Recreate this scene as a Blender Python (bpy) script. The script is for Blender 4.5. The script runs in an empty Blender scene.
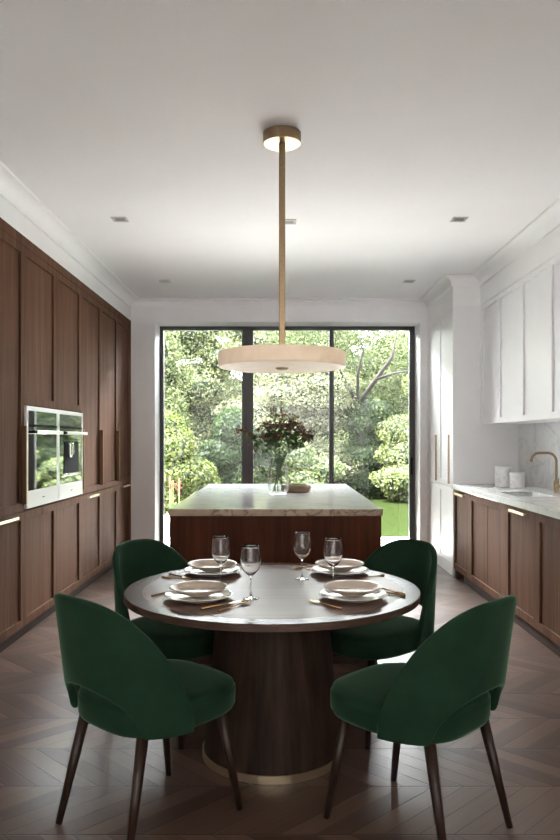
import bpy, bmesh, math, random
import numpy as np
from mathutils import Vector, Matrix
C = bpy.context.scene.collection
PI = math.pi
# ------------------------------------------------------------------ camera, world, light, exposure
cam_d = bpy.data.cameras.new('camera'); cam = bpy.data.objects.new('camera', cam_d); C.objects.link(cam)
cam.location = (0, 0, 1.42); cam.rotation_euler = (PI/2, 0, 0)
cam_d.sensor_fit = 'HORIZONTAL'; cam_d.sensor_width = 36; cam_d.lens = 36*720/560
cam_d.shift_x = -1/560; cam_d.shift_y = 20/560
cam_d.clip_end = 300
bpy.context.scene.camera = cam
w = bpy.data.worlds.new('sky'); bpy.context.scene.world = w; w.use_nodes = True
nt = w.node_tree; bg = nt.nodes['Background']
bg.inputs['Color'].default_value = (0.94, 0.965, 1.0, 1); bg.inputs['Strength'].default_value = 12
def lamp(name, kind, loc, rot, energy, size=None, color=(1, 1, 1), size_y=None):
    d = bpy.data.lights.new(name, kind); d.energy = energy; d.color = color
    if kind == 'AREA':
        d.shape = 'RECTANGLE'; d.size = size; d.size_y = size_y or size
    elif kind == 'SUN': d.angle = math.radians(size)
    o = bpy.data.objects.new(name, d); C.objects.link(o); o.location = loc; o.rotation_euler = rot
    return o
lamp('sun', 'SUN', (0, 0, 10), (math.radians(6), math.radians(-30), 0), 50, 6, (1, .96, .90))
# added fill lamp above the garden door, boosting the sky: large soft light just above the line of sight, aimed down into the room
lamp('fill_over_door', 'AREA', (0.1, 10.7, 4.1), (math.radians(-66), 0, 0), 2000, 4.0, (.95, .965, 1), 1.2)
# added fill lamp behind the camera, its soft light bounced off the rear wall
lamp('fill_behind', 'AREA', (0.1, -1.5, 1.9), (math.radians(-90), 0, 0), 56, 3.0, (1, .96, .92), 1.6)
sc = bpy.context.scene
vs = sc.view_settings; vs.view_transform = 'Standard'; vs.look = 'None'; vs.exposure = 1.2; vs.gamma = 1; vs.use_curve_mapping = False
sc.cycles.use_denoising = True
sc.cycles.max_bounces = 14; sc.cycles.diffuse_bounces = 7; sc.cycles.glossy_bounces = 6
sc.cycles.transmission_bounces = 12; sc.cycles.transparent_max_bounces = 16
sc.cycles.sample_clamp_indirect = 60; sc.cycles.caustics_refractive = False; sc.cycles.caustics_reflective = False

# ------------------------------------------------------------------ helpers
def tag(o, label=None, cat=None, group=None, kind=None):
    if label: o['label'] = label
    if cat: o['category'] = cat
    if group: o['group'] = group
    if kind: o['kind'] = kind
    return o
def thing(name, label, cat, loc=(0, 0, 0), rz=0, group=None):
    o = bpy.data.objects.new(name, None); C.objects.link(o); o.empty_display_size = .1
    o.location = loc; o.rotation_euler = (0, 0, rz)
    return tag(o, label, cat, group)
def obj(name, bm, mat, parent=None, smooth=False, loc=None, bevel=0, subsurf=0, solid=0):
    me = bpy.data.meshes.new(name)
    if isinstance(bm, bmesh.types.BMesh):
        bmesh.ops.recalc_face_normals(bm, faces=bm.faces); bm.to_mesh(me); bm.free()
    else:
        me.from_pydata(bm[0], [], bm[1])
        if len(bm) > 2: me.polygons.foreach_set('material_index', bm[2])
    o = bpy.data.objects.new(name, me); C.objects.link(o)
    for m in (mat if isinstance(mat, (list, tuple)) else [mat]): me.materials.append(m)
    if smooth: me.shade_smooth()
    if parent: o.parent = parent
    if loc: o.location = loc
    if solid:
        m = o.modifiers.new('s', 'SOLIDIFY'); m.thickness = solid; m.offset = 0
    if bevel:
        m = o.modifiers.new('b', 'BEVEL'); m.width = bevel; m.segments = 2; m.limit_method = 'ANGLE'
    if subsurf:
        m = o.modifiers.new('u', 'SUBSURF'); m.levels = subsurf; m.render_levels = subsurf
    return o
def copy_tree(o, parent=None):
    c = o.copy(); C.objects.link(c); c.parent = parent
    for ch in list(o.children): copy_tree(ch, c)
    return c
def box(bm, x0, x1, y0, y1, z0, z1, mi=0):
    v = [bm.verts.new((x, y, z)) for z in (z0, z1) for x, y in ((x0, y0), (x1, y0), (x1, y1), (x0, y1))]
    for f in ((0, 3, 2, 1), (4, 5, 6, 7), (0, 1, 5, 4), (1, 2, 6, 5), (2, 3, 7, 6), (3, 0, 4, 7)):
        bm.faces.new([v[i] for i in f]).material_index = mi
    return bm
def nb(): return bmesh.new()
def bx(*a): return box(nb(), *a)
def lathe(bm, prof, n=48, cx=0, cy=0, close=False, mi=0):
    """profile [(r,z)], r=0 allowed at the ends"""
    rings = []
    for r, z in prof:
        if r < 1e-6: rings.append([bm.verts.new((cx, cy, z))])
        else: rings.append([bm.verts.new((cx+r*math.cos(2*PI*i/n), cy+r*math.sin(2*PI*i/n), z)) for i in range(n)])
    pairs = list(zip(rings[:-1], rings[1:]))
    if close: pairs.append((rings[-1], rings[0]))
    for a, b in pairs:
        for i in range(n):
            j = (i+1) % n
            if len(a) == 1 and len(b) == 1: continue
            if len(a) == 1: f = bm.faces.new((a[0], b[i], b[j]))
            elif len(b) == 1: f = bm.faces.new((a[i], a[j], b[0]))
            else: f = bm.faces.new((a[i], a[j], b[j], b[i]))
            f.material_index = mi
    return bm
def tube(bm, pts, rads, n=10, caps=True, mi=0):
    pts = [Vector(p) for p in pts]
    if not hasattr(rads, '__len__'): rads = [rads]*len(pts)
    prev = None; rings = []
    for i, p in enumerate(pts):
        d = (pts[min(i+1, len(pts)-1)]-pts[max(i-1, 0)]).normalized()
        if prev is None:
            a = Vector((0, 0, 1)) if abs(d.z) < .9 else Vector((1, 0, 0))
            u = d.cross(a).normalized()
        else: u = (prev-d*prev.dot(d)).normalized()
        prev = u; v = d.cross(u)
        rings.append([bm.verts.new(p+(u*math.cos(2*PI*k/n)+v*math.sin(2*PI*k/n))*rads[i]) for k in range(n)])
    for a, b in zip(rings[:-1], rings[1:]):
        for k in range(n): bm.faces.new((a[k], a[(k+1) % n], b[(k+1) % n], b[k])).material_index = mi
    if caps:
        bm.faces.new(rings[0][::-1]).material_index = mi; bm.faces.new(rings[-1]).material_index = mi
    return bm

# ------------------------------------------------------------------ materials
def newmat(name):
    m = bpy.data.materials.new(name); m.use_nodes = True
    return m, m.node_tree, m.node_tree.nodes['Principled BSDF']
def N(t, kind, **kw):
    n = t.nodes.new(kind)
    for k, v in kw.items():
        if k in n.inputs: n.inputs[k].default_value = v
        else: setattr(n, k, v)
    return n
def ramp(t, stops):
    n = t.nodes.new('ShaderNodeValToRGB'); e = n.color_ramp.elements
    while len(e) < len(stops): e.new(.5)
    for el, (p, c) in zip(e, stops): el.position = p; el.color = (*c, 1)
    return n
def plain(name, col, rough=.5, metal=0, spec=.5, noise=0, scale=20, bump=0):
    m, t, b = newmat(name)
    b.inputs['Base Color'].default_value = (*col, 1); b.inputs['Roughness'].default_value = rough
    b.inputs['Metallic'].default_value = metal; b.inputs['Specular IOR Level'].default_value = spec
    tc = N(t, 'ShaderNodeTexCoord'); nz = N(t, 'ShaderNodeTexNoise', Scale=scale, Detail=4)
    t.links.new(tc.outputs['Object'], nz.inputs['Vector'])
    if noise:
        r = ramp(t, [(.3, tuple(c*(1-noise) for c in col)), (.7, tuple(min(1, c*(1+noise)) for c in col))])
        t.links.new(nz.outputs['Fac'], r.inputs['Fac']); t.links.new(r.outputs['Color'], b.inputs['Base Color'])
    if bump:
        bp = N(t, 'ShaderNodeBump', Strength=bump, Distance=.002)
        t.links.new(nz.outputs['Fac'], bp.inputs['Height']); t.links.new(bp.outputs['Normal'], b.inputs['Normal'])
    return m
def wood(name, dark, light, scale=(55, 55, 1.6), rough=.45, spec=.4, coord='Object', bump=.15):
    m, t, b = newmat(name)
    tc = N(t, 'ShaderNodeTexCoord'); mp = N(t, 'ShaderNodeMapping'); mp.inputs['Scale'].default_value = scale
    t.links.new(tc.outputs[coord], mp.inputs['Vector'])
    n1 = N(t, 'ShaderNodeTexNoise', Scale=1, Detail=6, Roughness=.65, Distortion=.15)
    t.links.new(mp.outputs['Vector'], n1.inputs['Vector'])
    mp2 = N(t, 'ShaderNodeMapping'); mp2.inputs['Scale'].default_value = tuple(s*.16 for s in scale)
    t.links.new(tc.outputs[coord], mp2.inputs['Vector'])
    n2 = N(t, 'ShaderNodeTexNoise', Scale=1, Detail=3)
    t.links.new(mp2.outputs['Vector'], n2.inputs['Vector'])
    mx = N(t, 'ShaderNodeMath', operation='MULTIPLY_ADD'); mx.inputs[1].default_value = .6
    md = N(t, 'ShaderNodeMath', operation='MULTIPLY'); md.inputs[1].default_value = .4
    t.links.new(n2.outputs['Fac'], md.inputs[0]); t.links.new(n1.outputs['Fac'], mx.inputs[0]); t.links.new(md.outputs[0], mx.inputs[2])
    r = ramp(t, [(.36, dark), (.64, light)]); t.links.new(mx.outputs[0], r.inputs['Fac'])
    t.links.new(r.outputs['Color'], b.inputs['Base Color'])
    b.inputs['Roughness'].default_value = rough; b.inputs['Specular IOR Level'].default_value = spec
    bp = N(t, 'ShaderNodeBump', Strength=bump, Distance=.001)
    t.links.new(n1.outputs['Fac'], bp.inputs['Height']); t.links.new(bp.outputs['Normal'], b.inputs['Normal'])
    return m
def marble(name, base, vein, scale=2.2, rough=.12, strength=1.0, width=.035):
    m, t, b = newmat(name)
    tc = N(t, 'ShaderNodeTexCoord')
    nz = N(t, 'ShaderNodeTexNoise', Scale=scale, Detail=8, Roughness=.6, Distortion=1.1)
    t.links.new(tc.outputs['Object'], nz.inputs['Vector'])
    s = N(t, 'ShaderNodeMath', operation='SUBTRACT'); s.inputs[1].default_value = .5
    a = N(t, 'ShaderNodeMath', operation='ABSOLUTE')
    t.links.new(nz.outputs['Fac'], s.inputs[0]); t.links.new(s.outputs[0], a.inputs[0])
    r = ramp(t, [(0, tuple(v*strength+bb*(1-strength) for v, bb in zip(vein, base))), (width, tuple(.25*v+.75*bb for v, bb in zip(vein, base))), (width*3.5, base)])
    t.links.new(a.outputs[0], r.inputs['Fac']); t.links.new(r.outputs['Color'], b.inputs['Base Color'])
    b.inputs['Roughness'].default_value = rough
    return m
def glassmat(name, tint=(1, 1, 1), ior=1.45, rough=0.0):
    m, t, b = newmat(name)
    b.inputs['Base Color'].default_value = (*tint, 1); b.inputs['Roughness'].default_value = rough
    b.inputs['Transmission Weight'].default_value = 1; b.inputs['IOR'].default_value = ior
    return m
def thinglass(name, tint=(.97, .985, .98), k=1.0):
    m, t, b = newmat(name); t.nodes.remove(b)
    tr = N(t, 'ShaderNodeBsdfTransparent'); tr.inputs['Color'].default_value = (*tint, 1)
    gl = N(t, 'ShaderNodeBsdfGlossy'); gl.inputs['Roughness'].default_value = 0.0
    fr = N(t, 'ShaderNodeFresnel', IOR=1.45); mx = N(t, 'ShaderNodeMixShader')
    mu = N(t, 'ShaderNodeMath', operation='MULTIPLY'); mu.inputs[1].default_value = k
    t.links.new(fr.outputs[0], mu.inputs[0]); t.links.new(mu.outputs[0], mx.inputs[0])
    t.links.new(tr.outputs[0], mx.inputs[1]); t.links.new(gl.outputs[0], mx.inputs[2])
    t.links.new(mx.outputs[0], t.nodes['Material Output'].inputs['Surface'])
    return m
def leafmat(name, dark, light, trans=.35, var=12, gain=1.0):
    m, t, b = newmat(name); t.nodes.remove(b)
    tc = N(t, 'ShaderNodeTexCoord'); nz = N(t, 'ShaderNodeTexNoise', Scale=var, Detail=2)
    t.links.new(tc.outputs['Object'], nz.inputs['Vector'])
    r = ramp(t, [(.35, tuple(c*gain for c in dark)), (.65, tuple(c*gain for c in light))]); t.links.new(nz.outputs['Fac'], r.inputs['Fac'])
    df = N(t, 'ShaderNodeBsdfDiffuse'); tl = N(t, 'ShaderNodeBsdfTranslucent'); mx = N(t, 'ShaderNodeMixShader'); mx.inputs[0].default_value = trans
    t.links.new(r.outputs['Color'], df.inputs['Color']); t.links.new(r.outputs['Color'], tl.inputs['Color'])
    t.links.new(df.outputs[0], mx.inputs[1]); t.links.new(tl.outputs[0], mx.inputs[2])
    t.links.new(mx.outputs[0], t.nodes['Material Output'].inputs['Surface'])
    return m

M = {}
M['wall'] = plain('wall_paint', (.88, .88, .88), .7, noise=.015, scale=3)
M['ceiling'] = plain('ceiling_paint', (.88, .875, .885), .8, noise=.012, scale=2)
M['white'] = plain('white_lacquer', (.84, .84, .845), .35, noise=.01, scale=4)
M['walnut'] = wood('greige_walnut', (.078, .037, .021), (.165, .083, .050), spec=.05, rough=.65)
M['walnut_dark'] = wood('dark_walnut', (.036, .009, .004), (.105, .032, .013), scale=(30, 30, 1.1), rough=.5, spec=.12)
M['plinth'] = wood('plinth_wood', (.045, .030, .024), (.085, .058, .046), scale=(30, 2, 60), spec=.1, rough=.7)
M['table'] = wood('table_top_wood', (.14, .083, .062), (.20, .125, .095), scale=(2.0, 45, 45), rough=.34, spec=.42, bump=.04)
M['table_rim'] = wood('table_rim_wood', (.055, .032, .022), (.105, .064, .046), scale=(10, 10, 60), rough=.27, spec=.5, bump=.06)
M['pedestal'] = wood('pedestal_oak', (.018, .011, .008), (.060, .036, .026), scale=(26, 26, 1.2), rough=.55, spec=.12)
M['leg'] = wood('chair_leg_wood', (.018, .009, .006), (.042, .021, .014), scale=(60, 60, 3), rough=.35)
M['brass'] = plain('brushed_brass', (.33, .24, .145), .38, 1, noise=.08, scale=60)
M['brass_pale'] = plain('pale_brass', (.80, .66, .46), .28, 1)
M['gold'] = plain('gold_cutlery', (.72, .50, .26), .22, 1)
M['bronze'] = plain('bronze_pull', (.26, .16, .09), .38, 1)
M['bronze_light'] = plain('light_bronze_pull', (.40, .29, .20), .4, 1)
M['steel'] = plain('white_steel', (.80, .80, .78), .25, .15)
M['mirror'] = plain('oven_glass', (.62, .65, .63), .03, 1)
M['black'] = plain('black_plastic', (.005, .005, .006), .7, spec=.04)
M['chrome'] = plain('satin_chrome', (.7, .7, .7), .2, 1)
M['frame'] = plain('anthracite_metal', (.075, .077, .08), .45, .1)
M['ceramic'] = plain('white_ceramic', (.80, .76, .70), .15)
M['ceramic_beige'] = plain('beige_ceramic', (.66, .57, .46), .2)
M['marble'] = marble('white_marble', (.80, .80, .79), (.55, .54, .53), 2.6, .1, width=.012)
M['splash'] = marble('backsplash_marble', (.74, .74, .74), (.55, .55, .56), 2.4, .3, width=.016)
M['marble_top'] = marble('island_marble', (.72, .73, .75), (.60, .57, .54), 2.6, .09, width=.012)
M['marble_edge_warm_lit'] = marble('island_edge_marble_warm_lit', (.46, .35, .24), (.16, .10, .065), 5.0, .3, width=.03)  # brown veins; the tan base paints warm light onto the slab's edge
M['canister'] = marble('canister_marble', (.78, .78, .77), (.62, .61, .60), 6, .35)
M['pane'] = thinglass('window_glass', (.97, .985, .975))
M['glass'] = glassmat('wine_glass')
M['vase'] = thinglass('vase_glass', (.985, .99, .985), .35)
M['water'] = thinglass('vase_water', (.985, .99, .99), .3)
M['bowl'] = wood('bowl_wood', (.17, .11, .07), (.32, .22, .14), scale=(8, 8, 40), rough=.6)
def velvet():
    m, t, b = newmat('green_velvet')
    tc = N(t, 'ShaderNodeTexCoord'); nz = N(t, 'ShaderNodeTexNoise', Scale=9, Detail=5)
    t.links.new(tc.outputs['Object'], nz.inputs['Vector'])
    r = ramp(t, [(.3, (.008, .030, .015)), (.7, (.013, .043, .022))]); t.links.new(nz.outputs['Fac'], r.inputs['Fac'])
    t.links.new(r.outputs['Color'], b.inputs['Base Color'])
    b.inputs['Roughness'].default_value = .85; b.inputs['Specular IOR Level'].default_value = .2
    b.inputs['Sheen Weight'].default_value = .45; b.inputs['Sheen Roughness'].default_value = .35
    b.inputs['Sheen Tint'].default_value = (.35, .62, .40, 1)
    n2 = N(t, 'ShaderNodeTexNoise', Scale=400, Detail=2); t.links.new(tc.outputs['Object'], n2.inputs['Vector'])
    bp = N(t, 'ShaderNodeBump', Strength=.25, Distance=.001)
    t.links.new(n2.outputs['Fac'], bp.inputs['Height']); t.links.new(bp.outputs['Normal'], b.inputs['Normal'])
    return m
M['velvet'] = velvet()
def alabaster():
    m, t, b = newmat('alabaster')
    tc = N(t, 'ShaderNodeTexCoord'); nz = N(t, 'ShaderNodeTexNoise', Scale=5, Detail=6, Distortion=1.5)
    t.links.new(tc.outputs['Object'], nz.inputs['Vector'])
    r = ramp(t, [(.3, (.74, .56, .39)), (.7, (.86, .70, .52))]); t.links.new(nz.outputs['Fac'], r.inputs['Fac'])
    t.links.new(r.outputs['Color'], b.inputs['Base Color']); t.links.new(r.outputs['Color'], b.inputs['Emission Color'])
    b.inputs['Emission Strength'].default_value = .16; b.inputs['Roughness'].default_value = .4
    return m
M['alabaster'] = alabaster()
def chevron():
    m, t, b = newmat('chevron_parquet'); L = t.links.new
    tc = N(t, 'ShaderNodeTexCoord'); sp = N(t, 'ShaderNodeSeparateXYZ'); L(tc.outputs['Object'], sp.inputs[0])
    def mt(op, a, b_=None, c=None):
        n = N(t, 'ShaderNodeMath', operation=op)
        for i, v in enumerate((a, b_, c)):
            if v is None: continue
            if isinstance(v, (int, float)): n.inputs[i].default_value = v
            else: L(v, n.inputs[i])
        return n.outputs[0]
    RW, PW, TAN = .36, .125, 1.05
    yo = mt('ADD', sp.outputs['Y'], 20*RW+.0-.07)
    row = mt('DIVIDE', yo, RW); rid = mt('FLOOR', row); fr = mt('FRACT', row)
    tri = mt('PINGPONG', row, 1.0)
    s = mt('MULTIPLY_ADD', tri, RW*TAN, sp.outputs['X'])
    sid = mt('DIVIDE', mt('ADD', s, 30), PW); pid = mt('FLOOR', sid); pf = mt('FRACT', sid)
    cmb = N(t, 'ShaderNodeCombineXYZ'); L(pid, cmb.inputs[0]); L(rid, cmb.inputs[1])
    wn = N(t, 'ShaderNodeTexWhiteNoise', noise_dimensions='3D'); L(cmb.outputs[0], wn.inputs['Vector'])
    # grain runs along the plank
    c2 = N(t, 'ShaderNodeCombineXYZ'); L(mt('MULTIPLY', s, 70), c2.inputs[0]); L(mt('MULTIPLY', sp.outputs['Y'], 4), c2.inputs[1]); L(mt('MULTIPLY', wn.outputs['Value'], 50), c2.inputs[2])
    g = N(t, 'ShaderNodeTexNoise', Scale=1, Detail=5, Roughness=.6); L(c2.outputs[0], g.inputs['Vector'])
    v = mt('ADD', mt('MULTIPLY', wn.outputs['Value'], .55), mt('MULTIPLY', g.outputs['Fac'], .5))
    r = ramp(t, [(.15, (.060, .034, .025)), (.55, (.115, .070, .052)), (.95, (.185, .118, .088))]); L(v, r.inputs['Fac'])
    # joints
    e1 = mt('MINIMUM', mt('MULTIPLY', pf, PW), mt('MULTIPLY', mt('SUBTRACT', 1.0, pf), PW))
    e2 = mt('MINIMUM', mt('MULTIPLY', fr, RW), mt('MULTIPLY', mt('SUBTRACT', 1.0, fr), RW))
    e = mt('MINIMUM', e1, e2)
    j = N(t, 'ShaderNodeMapRange'); j.inputs['From Min'].default_value = .0008; j.inputs['From Max'].default_value = .004
    L(e, j.inputs['Value'])
    mx = N(t, 'ShaderNodeMix', data_type='RGBA'); L(j.outputs[0], mx.inputs['Factor'])
    mx.inputs['A'].default_value = (.03, .02, .016, 1); L(r.outputs['Color'], mx.inputs['B'])
    L(mx.outputs['Result'], b.inputs['Base Color'])
    L(mt('MULTIPLY_ADD', g.outputs['Fac'], .16, .26), b.inputs['Roughness'])
    b.inputs['Specular IOR Level'].default_value = .25
    bp = N(t, 'ShaderNodeBump', Strength=.6, Distance=.002)
    L(mt('MULTIPLY_ADD', g.outputs['Fac'], .25, j.outputs[0]), bp.inputs['Height']); L(bp.outputs['Normal'], b.inputs['Normal'])
    return m
M['floor'] = chevron()

# ------------------------------------------------------------------ room shell
XL, XR, XU, XW = -1.827, 1.785, 2.071, 2.467        # left fronts, tall unit front, wall unit front, right wall
YB, YR, YT = 8.77, -2.8, 7.494                      # garden wall, rear wall, side of the tall unit
YD = YB+.35                                        # plane of the sliding door, set back in its reveal
ZC, ZT, ZJ, ZU = 3.12, 2.87, .915, 2.815
def struct(name, bm, mat, **k): return tag(obj(name, bm, mat, **k), kind='structure')
struct('floor', bx(-2.6, 2.6, YR-.2, YD+.10, -.12, 0), M['floor'])
struct('ceiling', bx(-2.6, 2.6, YR-.2, YD+.12, ZC, ZC+.35), M['ceiling'])
b = bx(-2.6, -2.45, YR-.2, YD+.12, 0, ZC); box(b, -2.45, XL-.004, YR, YB, ZT+.003, ZC)
struct('wall_left', b, M['wall'])
b = bx(XW, 2.62, YR-.2, YD+.12, 0, ZC); box(b, XU+.004, XW, YR, YT, ZU+.003, ZC); box(b, XR+.004, XW, YT, YB, ZU+.003, ZC)
struct('wall_right', b, M['wall'])
WX0, WX1, WZ = -1.535, 1.695, 2.860
b = bx(-2.45, WX0, YB, YD+.12, 0, ZC); box(b, WX1, XW, YB, YD+.12, 0, ZC); box(b, WX0, WX1, YB, YD+.12, WZ, ZC)
struct('wall_back', b, M['wall'])
struct('wall_front', bx(-2.45, XW, YR-.2, YR, 0, ZC), M['wall'])
# cornice swept round the ceiling line
def sweep(path, prof):
    vs_, fs = [], []; n = len(path); np_ = len(prof)
    P = [Vector(p) for p in path]
    for i in range(n):
        a, c, d = P[i-1], P[i], P[(i+1) % n]
        e1 = (c-a).normalized(); e2 = (d-c).normalized()
        n1 = Vector((-e1.y, e1.x)); n2 = Vector((-e2.y, e2.x))
        mdir = (n1+n2); mdir = mdir/(mdir.dot(n1))
        for o_, z in prof: vs_.append((c.x+mdir.x*o_, c.y+mdir.y*o_, z))
    for i in range(n):
        j = (i+1) % n
        for k in range(np_):
            l = (k+1) % np_
            fs.append((i*np_+k, j*np_+k, j*np_+l, i*np_+l))
    return vs_, fs
prof = [(.0, 3.016), (.012, 3.016), (.012, 3.026)]
for k in range(9):
    a = k/8*PI/2; prof.append((.012+.094*(1-math.cos(a)), 3.026+.078*math.sin(a)))
prof += [(.118, 3.106), (.118, 3.1195), (.0, 3.1195)]
path = [(XL, YR), (XU, YR), (XU, YT), (XR, YT), (XR, YB), (XL, YB)]
struct('trim_1', sweep(path, prof), M['wall'])
CW = .0
struct('baseboard_back', box(bx(XL+.003, WX0-CW-.002, YB-.015, YB-.001, .001, .12), WX1+CW+.002, XR-.03, YB-.015, YB-.001, .001, .12), M['white'])
# sliding door of the garden
wd = thing('window_1', None, None); tag(wd, kind='structure')
F = .045; y0, y1 = YD, YD+.08
b = nb(); box(b, WX0, WX0+F, y0, y1, 0, WZ); box(b, WX1-F-.02, WX1, y0, y1, 0, WZ); box(b, WX0+F, WX1-F-.02, y0, y1, WZ-F, WZ); box(b, WX0+F, WX1-F-.02, y0, y1, 0, .03)
obj('frame', b, M['frame'], wd, bevel=.003)
MX1, MX2 = (-.495, -.352), (.612, .670)
b = bx(MX1[0], MX1[0]+.069, y0+.005, y1, .03, WZ-F); box(b, MX1[0]+.069, MX1[1], y0+.012, y1, .03, WZ-F)
obj('mullion', b, M['frame'], wd, bevel=.002)
obj('mullion', bx(MX2[0], MX2[1], y0+.005, y1, .03, WZ-F), M['frame'], wd, bevel=.002)
for x0, x1 in ((WX0+F, MX1[0]), (MX1[1], MX2[0]), (MX2[1], WX1-F-.02)):
    obj('pane', bx(x0, x1, y0+.055, y0+.056, .03, WZ-F), M['pane'], wd)
obj('handle', bx(WX1-.05, WX1-.032, y0-.03, y0, .98, 1.20), M['black'], wd, bevel=.004)
# ------------------------------------------------------------------ cabinetry
def door(bm, xf, sg, ya, yb, za, zb, fr=.06, rec=.014, th=.02, flat=False, mid=None):
    """framed door whose face looks along sg*x; xf = face plane"""
    g = .001; ya, yb, za, zb = ya+g, yb-g, za+g, zb-g; xb = xf-sg*th
    if flat: return box(bm, min(xf, xb), max(xf, xb), ya, yb, za, zb)
    def rect(x, a, b_, c, d): return [bm.verts.new(p) for p in ((x, a, c), (x, b_, c), (x, b_, d), (x, a, d))]
    O = rect(xf, ya, yb, za, zb); I = rect(xf, ya+fr, yb-fr, za+fr, zb-fr); R = rect(xf-sg*rec, ya+fr, yb-fr, za+fr, zb-fr); B = rect(xb, ya, yb, za, zb)
    for i in range(4):
        j = (i+1) % 4
        bm.faces.new((O[i], O[j], I[j], I[i])); bm.faces.new((I[i], I[j], R[j], R[i])); bm.faces.new((O[j], O[i], B[i], B[j]))
    bm.faces.new(R); bm.faces.new(B[::-1])
    return bm
def pull(parent, xf, sg, y, za=.966, zb=1.52, mat='bronze', w=.03):
    b = nb(); a, c = sorted((xf+sg*.0005, xf+sg*w))
    box(b, a, c, y-.007, y+.007, za, zb); 
    obj('handle', b, M[mat], parent, bevel=.0015)
def bar(parent, xf, sg, yc, z, L=.36):
    b = nb(); a, c = sorted((xf+sg*.022, xf+sg*.034)); box(b, a, c, yc-L/2, yc+L/2, z-.009, z+.009)
    for s in (-1, 1):
        a, c = sorted((xf, xf+sg*.023)); box(b, a, c, yc+s*(L/2-.03)-.005, yc+s*(L/2-.03)+.005, z-.006, z+.006)
    obj('handle', b, M['brass_pale'], parent, bevel=.0015)
seams = [YB-.73*k for k in range(0, 10)]
PL = .09
ordn = ['beside the garden wall', 'second from the garden wall', 'beyond the built-in ovens', None, None, 'just before the built-in ovens', 'at the left edge of view', 'outside the left edge', 'outside the left edge']
labels_l = {
 0: 'tall walnut cupboard at the far end of the left wall, against the garden wall',
 1: 'tall walnut cupboard with a vertical bronze pull, second from the garden wall',
 2: 'tall walnut cupboard immediately beyond the built-in coffee oven',
 3: 'tall walnut cupboard housing the coffee oven with the black niche',
 4: 'tall walnut cupboard housing the plain mirrored oven nearer the camera',
 5: 'tall walnut cupboard immediately in front of the ovens at the left edge of the photo',
 6: 'tall walnut cupboard nearest the camera on the left wall'}
for k in range(0, 7):
    yb, ya = seams[k], seams[k+1]
    t = thing('tall_cabinet', labels_l[k], 'cabinet', (0, 0, 0), 0, 'walnut tall cabinets along the left wall')
    oven = k in (3, 4); X0 = -2.44; Xc = XL-.0215
    b = nb()
    if oven:
        box(b, X0, Xc, ya+.001, yb-.001, PL+.003, .925); box(b, X0, Xc, ya+.001, yb-.001, 1.668, ZT-.004)
        box(b, X0, X0+.02, ya+.001, yb-.001, .925, 1.668)
    else: box(b, X0, Xc, ya+.001, yb-.001, PL+.003, ZT-.004)
    obj('carcass', b, M['walnut'], t)
    lo = obj('lower_door', door(nb(), XL, 1, ya, yb, PL, ZJ-.003), M['walnut'], t, bevel=.001)
    up = obj('upper_door', door(nb(), XL, 1, ya, yb, 1.672 if oven else ZJ, 2.80), M['walnut'], t, bevel=.001)
    if k in (0, 2, 5): bar(lo, XL, 1, (ya+yb)/2, .884)
    if k == 1: pull(up, XL, 1, yb-.03)
    if k == 2: pull(up, XL, 1, yb-.035); pull(up, XL, 1, ya+.012)
    if k == 5: pull(up, XL, 1, yb-.03)
    if k == 0: pass
tag(obj('cabinet_fascia', bx(XL-.021, XL, seams[7], YB-.001, 2.803, ZT), M['walnut']), 'long walnut fascia board running above the tall left cabinets', 'fascia')
tag(obj('cabinet_plinth', bx(XL-.07, XL-.045, seams[7], YB-.001, .001, PL), M['plinth']), 'dark wooden plinth under the tall left cabinets', 'plinth')
# built-in ovens
def oven(ya, yb, coffee, label):
    t = thing('built_in_oven', label, 'oven', (XL, (ya+yb)/2, .925), 0, 'built-in ovens in the left cabinets')
    h = (yb-ya)/2-.004; H = 1.665-.925
    o = obj('body', bx(-.52, -.004, -h+.01, h-.01, .006, H-.004), M['chrome'], t)
    fw = .045
    b = nb(); X0, X1 = -.003, .018
    box(b, X0, X1, -h, -h+fw*.7, .004, H); box(b, X0, X1, h-fw*.7, h, .004, H); box(b, X0, X1, -h+fw*.7, h-fw*.7, H-.032, H)
    obj('frame', b, M['steel'], t, bevel=.002)
    pb = obj('warming_drawer', bx(X0, X1, -h+fw*.7+.001, h-fw*.7-.001, .004, .128), M['steel'], t, bevel=.002)
    obj('badge', bx(X1, X1+.001, -.025, .025, .06, .066), M['black'], pb)
    obj('control_panel', bx(X0, X1-.003, -h+fw*.7, h-fw*.7, .61, H-.033), M['mirror'], t)
    obj('trim_strip', bx(X0, X1+.001, -h+fw*.7, h-fw*.7, .592, .609), M['black'], t)
    dr = obj('glass_door', bx(X0, X1-.002, -h+fw*.7, h-fw*.7, .13, .591), M['mirror'], t)
    b = nb(); box(b, X1+.030, X1+.05, -h+.08, h-.02, .54, .567)
    hd = obj('handle', b, M['steel'], dr, bevel=.004)
    for q0, q1, q2 in ((-h+.03, -h+.08, .05), (h-.09, h-.06, .03)): obj('handle_bracket', bx(X1-.001, X1+q2, q0, q1, .543, .564), M['black'], dr)
    if coffee:
        b = nb(); box(b, X1-.001, X1+.003, -.21, .21, .215, .48)
        obj('niche', b, M['black'], t)
        b = nb(); box(b, X1-.001, X1+.006, -.225, .225, .195, .214)
        obj('drip_tray', b, M['chrome'], t, bevel=.002)
        b = nb(); box(b, X1, X1+.03, -.13, -.02, .37, .47); tube(b, [(X1+.015, -.09, .37), (X1+.015, -.09, .345)], .008); tube(b, [(X1+.015, -.06, .37), (X1+.015, -.06, .345)], .008)
        obj('spout', b, M['chrome'], t, bevel=.004)
oven(seams[4], seams[3], True, 'built-in coffee oven with a black dispensing niche, farther of the two ovens')
oven(seams[5], seams[4], False, 'mirror-fronted built-in oven with a steel handle, nearer of the two ovens')

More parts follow.
